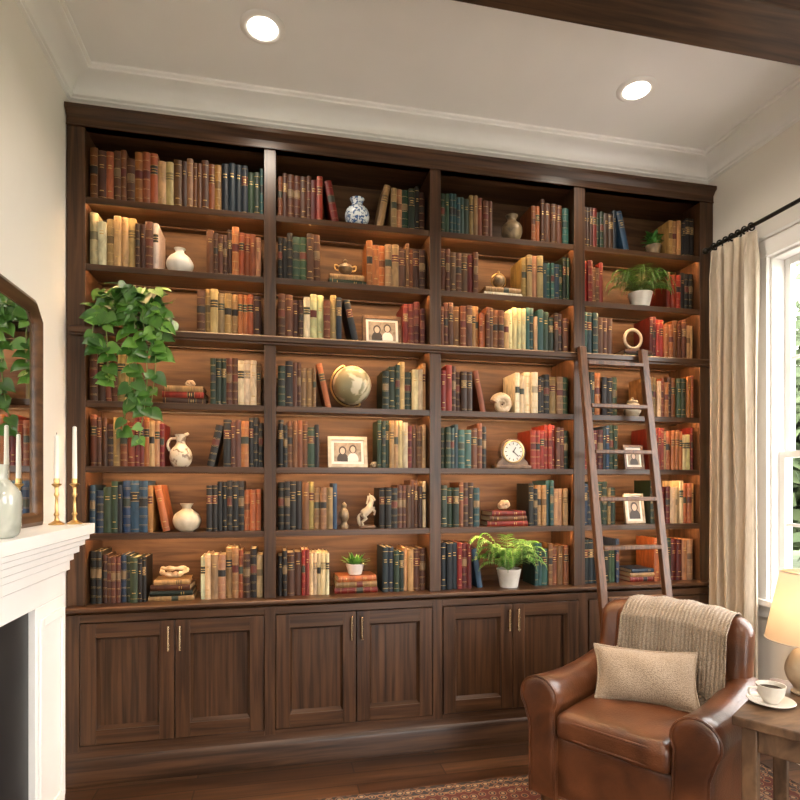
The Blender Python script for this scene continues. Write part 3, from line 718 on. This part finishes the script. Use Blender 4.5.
# ------------------------------------------------------------ curtains
def curtain(y0, y1, name):
    b = B(); n_ = 120; rings = []
    for j, z_ in enumerate([.015, .3, .7, 1.1, 1.5, 1.9, 2.2, 2.4, 2.5, 2.545]):
        r_ = []
        for i in range(n_ + 1):
            t = i / n_; am = .024 + .008 * math.sin(j * 1.1 + t * 7); ph = .5 * math.sin(z_ * 1.1 + t * 4) + .6 * math.sin(t * 9)
            am *= (1 if z_ < 2.45 else .75)
            r_.append((2.290 + am * math.sin(2 * pi * 5 * t + ph), y0 + (y1 - y0) * t + .006 * math.sin(2 * pi * 10 * t + z_), z_))
        rings.append(r_)
    b.loft(rings, linen, closed=False, cap=False)
    for i in range(7):
        yy = y0 + (y1 - y0) * (i + .5) / 7; b.tube([(2.290 + .018 * math.cos(a), yy, 2.568 + .018 * math.sin(a)) for a in [2 * pi * k / 16 for k in range(16)]], .0025, iron, 6, closed=True)
    b.build(name, solid=.004, sharp=80)
curtain(2.355, 2.640, 'linen_curtain'); curtain(1.02, 1.26, 'linen_curtain')
b = B(); b.tube([(2.290, .98, 2.570), (2.290, 2.665, 2.570)], .010, iron, 12)
for yy in (.965, 2.68): b.ball((2.290, yy, 2.570), .018, iron, 14)
for yy in (1.0, 2.652): b.tube([(2.290, yy, 2.570), (XR, yy, 2.570)], .006, iron, 8); b.tube([(XR - .006, yy, 2.570), (XR, yy, 2.570)], .022, iron, 14)
b.build('curtain_rod')

# ------------------------------------------------------------ armchair
A = Vector((.545, -.839)); Bv = Vector((.839, .545)); L0 = Vector((1.045, 2.04)); ZR = .0085; SP = .530
def CH(x, y, z): return (L0.x + A.x * x + Bv.x * y, L0.y + A.y * x + Bv.y * y, z)
HX = SP / 2
b = B()
def armprof(sx, inset=0.0):
    P = [(.058 - inset, .115 + inset), (.058 - inset, .30), (.056 - inset, .425)]
    c = (-.014, .490); r_ = .078 - inset
    for k in range(17):
        a = math.radians(-32 + (180 + 70) * k / 16); P.append((c[0] + r_ * math.cos(a), c[1] + r_ * math.sin(a)))
    P += [(-.056 + inset, .38), (-.054 + inset, .25), (-.056 + inset, .115 + inset)]
    return [(p[0] * sx, p[1]) for p in P]
for xc, sx in ((0, 1), (SP, -1)):
    rings = []
    for (y_, ins) in ((-.078, .030), (-.077, .018), (-.072, .007), (-.060, .0), (.0, 0), (.1, 0), (.2, 0), (.3, 0), (.4, 0), (.50, 0), (.53, .006)):
        dz = -.022 * math.sin(pi * max(0, min(1, (y_ + .06) / .56))); ring = []
        for (x_, z_) in armprof(sx, ins): ring.append((xc + x_, y_, z_ + (dz if z_ > .35 else 0)))
        rings.append(ring)
    b.loft(rings, leather, xf=CH)
    b.tube([(xc + p[0], -.068, p[1]) for p in armprof(sx, .003)], .0048, leather, 6, xf=CH)
b.rbox((HX, .22, .235), (HX - .035, .27, .120), .02, leather, 2, xf=CH)
b.tube([(.055, -.047, .125), (SP - .055, -.047, .125)], .005, leather, 6, xf=CH)
SW = HX - .058
def seatxf(x, y, z):
    u, w = (x - HX) / SW, (y - .16) / .25
    pf = max(0, 1 - u * u) * max(0, 1 - w * w)
    return CH(x, y, z + (.024 * pf if z > .40 else 0) + .004 * math.sin(x * 40) * math.sin(y * 33))
b.rbox((HX, .165, .400), (SW, .250, .052), .034, leather, 4, xf=seatxf, mid=8)
for zz in (.372, .432):
    P = []
    for k in range(48):
        a = 2 * pi * k / 48; e = lambda v: math.copysign(abs(v) ** .35, v); P.append((HX + (SW - .002) * e(math.cos(a)), .165 + .248 * e(math.sin(a)), zz))
    b.tube(P, .0042, leather, 6, xf=CH, closed=True)
BWd = HX + .038
def backxf(x, y, z):
    u = (x - HX) / BWd
    return CH(x, y + (z - .35) * .17 - .030 * u * u, z - (.030 * u * u if z > .6 else 0))
b.rbox((HX, .500, .490), (BWd, .062, .305), .058, leather, 5, xf=backxf, mid=7)
def cushxf(x, y, z):
    u, w = (x - HX) / SW, (z - .6) / .19; pf = max(0, 1 - u * u) * max(0, 1 - w * w)
    return backxf(x, y - .030 * pf * (y < .43), z)
b.rbox((HX, .425, .595), (SW, .048, .185), .040, leather, 4, xf=cushxf, mid=8)
for (x_, y_) in ((0, -.02), (SP, -.02), (.02, .47), (SP - .02, .47)):
    cxx = CH(x_, y_, 0); b.rev([(.014, 0), (.018, .02), (.026, .05), (.022, .07), (.028, .08), (.028, .118)], cxx[0], cxx[1], ZR, mirw, 16)
b.build('leather_armchair', sharp=50)
# pillow
b = B(); n_ = 22; C0 = Vector(CH(.268, .236, .557))
dx_ = Vector((A.x, A.y, 0)) * .94 + Vector((Bv.x, Bv.y, 0)) * .34; dx_.normalize(); back = Vector((-dx_.y, dx_.x, 0))
if back.dot(Vector((Bv.x, Bv.y, 0))) < 0: back = -back
tl = math.radians(26)
upv = (Vector((0, 0, 1)) * math.cos(tl) + back * math.sin(tl)).normalized(); rl = math.radians(1)
ux = dx_ * math.cos(rl) + upv * math.sin(rl); uz = -dx_ * math.sin(rl) + upv * math.cos(rl); un = ux.cross(uz).normalized()
hw, hh_ = .186, .108
for sg in (-1, 1):
    v = []; f = []
    for i in range(n_ + 1):
        for j in range(n_ + 1):
            s_, t_ = 2 * i / n_ - 1, 2 * j / n_ - 1
            th = .060 * ((1 - abs(s_) ** 2.2) * (1 - abs(t_) ** 2.2)) ** .6
            p = C0 + ux * (s_ * hw * (1 - .09 * (1 - t_ * t_)) - .004 * t_) + uz * t_ * hh_ * (1 - .10 * (1 - s_ * s_)) + un * sg * (th + .003 * math.sin(7 * s_ + 3 * t_))
            v.append(tuple(p))
    for i in range(n_):
        for j in range(n_): a = i * (n_ + 1) + j; f.append((a, a + 1, a + n_ + 2, a + n_ + 1))
    b.add(v, f, pillow_m)
E = []
for k in range(60):
    q_ = k / 60 * 4; sd_, t_ = int(q_), (q_ % 1) * 2 - 1
    s2, t2 = [(t_, -1), (1, t_), (-t_, 1), (-1, -t_)][sd_]
    E.append(tuple(C0 + ux * (s2 * hw * (1 - .09 * (1 - t2 * t2)) - .004 * t2) + uz * t2 * hh_ * (1 - .10 * (1 - s2 * s2))))
b.tube(E, .0045, pillow_m, 6, closed=True)
b.build('throw_pillow')
# ribbed knit throw over the back
b = B(); rings = []; NB = 168; tips = []
for i in range(NB + 1):
    t = i / NB; x_ = .10 + .41 * t; front = .13 + .15 * t + .012 * math.sin(t * 9)
    topz = .795 + .006; rib = .0032 * math.cos(2 * pi * 28 * t)
    path = []
    m = 26
    for k in range(m + 1):
        q_ = k / m; z_ = topz - .045 - front * (1 - q_)
        yy = .372 + (.008 * max(0, min(1, (z_ - .75) / .02)))
        path.append((x_, yy - .030 + .009 * math.sin(t * 22 + z_ * 9) * (1 - q_ * .6) - rib * (1 + .5 * math.sin(z_ * 420)), z_))
    for k in range(1, 12):
        a = pi * k / 12; rr = 1 + rib * 10; path.append((x_, .462 - .100 * rr * math.cos(a), topz - .045 + .056 * rr * math.sin(a) + .003 * math.sin(t * 25)))
    for k in range(8): path.append((x_, .575 + .004 * math.sin(t * 20) + rib, topz - .05 - .22 * k / 7))
    rings.append(path); tips.append(path[0])
b.loft(rings, throw_m, closed=False, cap=False, xf=backxf)
for i in range(0, NB + 1, 5):
    p = tips[i]; L_ = U(.038, .050)
    b.tube([p, (p[0] + U(-.003, .003), p[1] - .004, p[2] - L_ * .5), (p[0] + U(-.006, .006), p[1] - .002, p[2] - L_)], [.0030, .0036, .0020], throw_m, 5, xf=backxf)
b.build('throw_blanket', solid=.005, sharp=80)

# ------------------------------------------------------------ side table, lamp, cup
T0 = (.656, -.112)
def TB(x, y, z): return CH(T0[0] + x, T0[1] + y, z)
b = B(); ZT = .62; tw, td = .42, .47
b.box(0, tw, 0, td, ZT - .028, ZT, tabw, xf=TB)
for (x_, y_) in ((.02, .02), (tw - .06, .02), (.02, td - .06), (tw - .06, td - .06)): b.box(x_, x_ + .04, y_, y_ + .04, ZR, ZT - .028, tabw, xf=TB)
for (x0, x1, y0, y1) in ((.06, tw - .06, .026, .046), (.06, tw - .06, td - .046, td - .026), (.026, .046, .06, td - .06), (tw - .046, tw - .026, .06, td - .06)):
    b.box(x0, x1, y0, y1, ZT - .098, ZT - .028, tabw, xf=TB)
b.box(.06, tw - .06, .024, td - .024, .17, .19, tabw, xf=TB); b.box(.022, .06, .06, td - .06, .17, .19, tabw, xf=TB); b.box(tw - .06, tw - .022, .06, td - .06, .17, .19, tabw, xf=TB)
b.build('side_table', bevel=.004)
LX, LY = 1.680, 1.520
lampc = pm('lamp_ceramic', (.36, .27, .18), (.52, .42, .30), (10, 10, 10), 3, .35)
shm = bpy.data.materials.new('lamp_shade_linen'); shm.use_nodes = True; nn = shm.node_tree.nodes; ll = shm.node_tree.links
nn.remove(nn['Principled BSDF']); df = nn.new('ShaderNodeBsdfDiffuse'); tr = nn.new('ShaderNodeBsdfTranslucent'); mxs = nn.new('ShaderNodeMixShader')
df.inputs[0].default_value = (.52, .41, .29, 1); tr.inputs[0].default_value = (.72, .56, .39, 1); mxs.inputs[0].default_value = .45
ll.new(df.outputs[0], mxs.inputs[1]); ll.new(tr.outputs[0], mxs.inputs[2]); ll.new(mxs.outputs[0], nn['Material Output'].inputs[0])
b = B(); b.rev(sm([(.040, 0), (.046, .006), (.038, .016), (.058, .05), (.062, .085), (.044, .13), (.018, .155), (.014, .170)]), LX, LY, ZT + .0005, lampc, 32)
b.tube([(LX, LY, ZT + .17), (LX, LY, ZT + .235)], .006, brass, 8)
b.rev([(.118, .175), (.075, .395)], LX, LY, ZT, shm, 40, cap=False)
for z_, r_ in ((.175, .118), (.395, .075)): b.tube([(LX + r_ * math.cos(a), LY + r_ * math.sin(a), ZT + z_) for a in [2 * pi * k / 40 for k in range(40)]], .0022, linen, 6, closed=True)
for k in range(3):
    a = k * 2.094; b.tube([(LX, LY, ZT + .385), (LX + .0745 * math.cos(a), LY + .0745 * math.sin(a), ZT + .392)], .0015, brass, 5)
b.tube([(LX, LY, ZT + .235), (LX, LY, ZT + .40)], .002, brass, 6); b.ball((LX, LY, ZT + .405), .007, brass, 10)
b.build('table_lamp')
CX, CY = 1.492, 1.474
b = B(); b.rev([(.030, 0), (.034, .003), (.060, .010), (.066, .014), (.064, .016), (.035, .007), (.001, .006)], CX, CY, ZT + .0005, white_cer, 36)
b.rev([(.020, .008), (.022, .012), (.034, .030), (.040, .056), (.041, .062), (.038, .062), (.036, .052), (.030, .030), (.001, .018)], CX, CY, ZT, white_cer, 36)
b.rev([(.036, .050), (.001, .0505)], CX, CY, ZT, soil, 24)
b.tube(sm([(CX - .036, CY + .010, ZT + .052), (CX - .060, CY + .018, ZT + .050), (CX - .058, CY + .017, ZT + .030), (CX - .032, CY + .009, ZT + .024)]), .0038, white_cer, 8)
b.build('teacup_and_saucer')

# ------------------------------------------------------------ rug
rx0, rx1, ry0, ry1 = .13, 2.20, .45, 2.354
rm = bpy.data.materials.new('persian_rug'); rm.use_nodes = True; n = rm.node_tree.nodes; l = rm.node_tree.links; bs = n['Principled BSDF']
bs.inputs['Roughness'].default_value = .95; bs.inputs['Sheen Weight'].default_value = .05
tc = n.new('ShaderNodeTexCoord'); sx = n.new('ShaderNodeSeparateXYZ'); l.new(tc.outputs['Object'], sx.inputs[0])
def mt(op, a, c=None, v=None):
    q = n.new('ShaderNodeMath'); q.operation = op
    l.new(a, q.inputs[0])
    if c is not None: l.new(c, q.inputs[1])
    if v is not None: q.inputs[1].default_value = v
    return q.outputs[0]
def edge(o, hlf):
    a = mt('ABSOLUTE', o); q = n.new('ShaderNodeMath'); q.operation = 'SUBTRACT'; q.inputs[0].default_value = hlf; l.new(a, q.inputs[1]); return q.outputs[0]
d = mt('MINIMUM', edge(sx.outputs[0], (rx1 - rx0) / 2 * K), edge(sx.outputs[1], (ry1 - ry0) / 2 * K))
rp = n.new('ShaderNodeValToRGB'); rp.color_ramp.interpolation = 'CONSTANT'; cr = rp.color_ramp
cols = [(0, (.018, .012, .012)), (.02, (.24, .15, .08)), (.035, (.020, .018, .022)), (.07, (.22, .14, .075)), (.085, (.075, .013, .009)), (.25, (.24, .15, .085)), (.27, (.020, .020, .030)), (.30, (.11, .020, .012))]
cr.elements[0].color = (*cols[0][1], 1); cr.elements[1].position = cols[1][0]; cr.elements[1].color = (*cols[1][1], 1)
for p_, c_ in cols[2:]:
    e = cr.elements.new(p_); e.color = (*c_, 1)
l.new(d, rp.inputs[0])
vo = n.new('ShaderNodeTexVoronoi'); vo.inputs['Scale'].default_value = 20; vo.inputs['Randomness'].default_value = .4; l.new(tc.outputs['Object'], vo.inputs['Vector'])
r2 = n.new('ShaderNodeValToRGB'); r2.color_ramp.interpolation = 'CONSTANT'
r2.color_ramp.elements[0].color = (.34, .23, .13, 1); r2.color_ramp.elements[1].position = .2; r2.color_ramp.elements[1].color = (.018, .020, .030, 1)
e = r2.color_ramp.elements.new(.34); e.color = (.26, .14, .07, 1); e = r2.color_ramp.elements.new(.42); e.color = (.07, .012, .008, 1)
l.new(vo.outputs['Distance'], r2.inputs[0])
ms = mt('LESS_THAN', vo.outputs['Distance'], v=.46)
mx = n.new('ShaderNodeMix'); mx.data_type = 'RGBA'; mf = mt('MULTIPLY', ms, v=.8); l.new(mf, mx.inputs[0]); l.new(rp.outputs[0], mx.inputs[6]); l.new(r2.outputs[0], mx.inputs[7])
l.new(mx.outputs[2], bs.inputs['Base Color'])
b = B(); b.box(rx0, rx1, ry0, ry1, .0004, .008, rm)
b.build('persian_rug')

# ------------------------------------------------------------ lights
def addlight(name, kind, loc, energy, col, **kw):
    ld = bpy.data.lights.new(name, kind); ld.energy = energy; ld.color = col
    for k_, v_ in kw.items(): setattr(ld, k_, v_)
    o = bpy.data.objects.new(name, ld); o.location = Vector(loc) * K; S.collection.objects.link(o); return o
for i, (x, y) in enumerate([(-.05, 2.31), (1.607, 2.31), (-.05, .6), (1.607, .6), (-.05, -1.2), (1.607, -1.2)]):  # last four are unseen downlights added as ambient fill
    b = B(); b.rev([(.056, -.002), (.058, -.006), (.066, -.008), (.082, -.006), (.088, -.001), (.088, 0)], x, y, ZC, trim_m, 36, cap=False)
    b.rev([(.057, -.005), (.052, -.011), (.036, -.017), (.001, -.020)], x, y, ZC, lampdisc, 36); o = b.build('recessed_light')
    sp = addlight('downlight_spot', 'SPOT', (x, y, ZC - .024), 130 if i > 1 else 55, (1, .87, .72), spot_size=math.radians(150), spot_blend=.7, shadow_soft_size=.06)
    sp.parent = o; sp.matrix_parent_inverse = Matrix.Translation(-o.location)
lp = addlight('lamp_bulb', 'POINT', (LX, LY, ZT + .27), 2.0, (1, .74, .48), shadow_soft_size=.03)
o = bpy.data.objects['table_lamp']; lp.parent = o; lp.matrix_parent_inverse = Matrix.Translation(-o.location)
sun = addlight('sun', 'SUN', (5, 0, 8), 4.0, (1, .94, .82), angle=math.radians(2))
sun.rotation_euler = Vector((.6, -.3, -.7)).to_track_quat('-Z', 'Y').to_euler()

w = bpy.data.worlds.new('sky'); S.world = w; w.use_nodes = True; bg = w.node_tree.nodes['Background']
bg.inputs[0].default_value = (1.0, .97, .94, 1); bg.inputs[1].default_value = 12.0
# ------------------------------------------------------------ garden
grass = pm('grass', (.06, .09, .03), (.11, .15, .06), (3, 3, 3), 4, .95)
fol = pm('foliage', (.035, .058, .022), (.095, .13, .055), (2, 2, 2), 4, .8)
bounce_m = pm('neutral_bounce_slab', (.28, .25, .23), (.37, .33, .31), (3, 3, 3), 4, .9)  # unseen grey slab added to keep green lawn bounce out of the room
b = B(); b.box(-30, 40, -30, 40, -.25, -.2, grass); b.box(-5, 5.2, -12, 4.2, -.2, -.13, bounce_m); b.build('lawn')
def tree(x, y, h, r):
    b = B(); b.tube([(x, y, -.198), (x + .1, y, h * .4), (x, y + .1, h * .8)], [.16, .12, .06], ladw, 8)
    for i in range(4200):
        u, v_, w_ = random.gauss(0, .42), random.gauss(0, .42), random.gauss(0, .42)
        p = Vector((x + u * r, y + v_ * r, h * .60 + w_ * h * .62))
        if p.z < .2: p.z = U(.2, 1.2)
        s_ = U(.07, .17); q1 = Vector((U(-1, 1), U(-1, 1), U(-1, 1))).normalized() * s_; q2 = q1.orthogonal().normalized() * s_ * .6
        b.add([tuple(p - q1), tuple(p + q2), tuple(p + q1), tuple(p - q2)], [(0, 1, 2, 3)], fol)
    b.build('garden_tree')
tree(7.5, 6.4, 3.4, 1.7); tree(9.5, 9.5, 5, 2.4); tree(6.4, 7.6, 2.4, 1.6); tree(10.5, 6.5, 4.6, 2.2)

# ------------------------------------------------------------ camera
cam = bpy.data.cameras.new('camera'); cam.lens = 570 / 800 * 36; cam.sensor_width = 36; cam.shift_y = .105; cam.clip_start = .02
co = bpy.data.objects.new('camera', cam); co.location = (0, 0, 1.3 * K); co.rotation_euler = (math.radians(90), 0, -math.radians(12.3))
S.collection.objects.link(co); S.camera = co
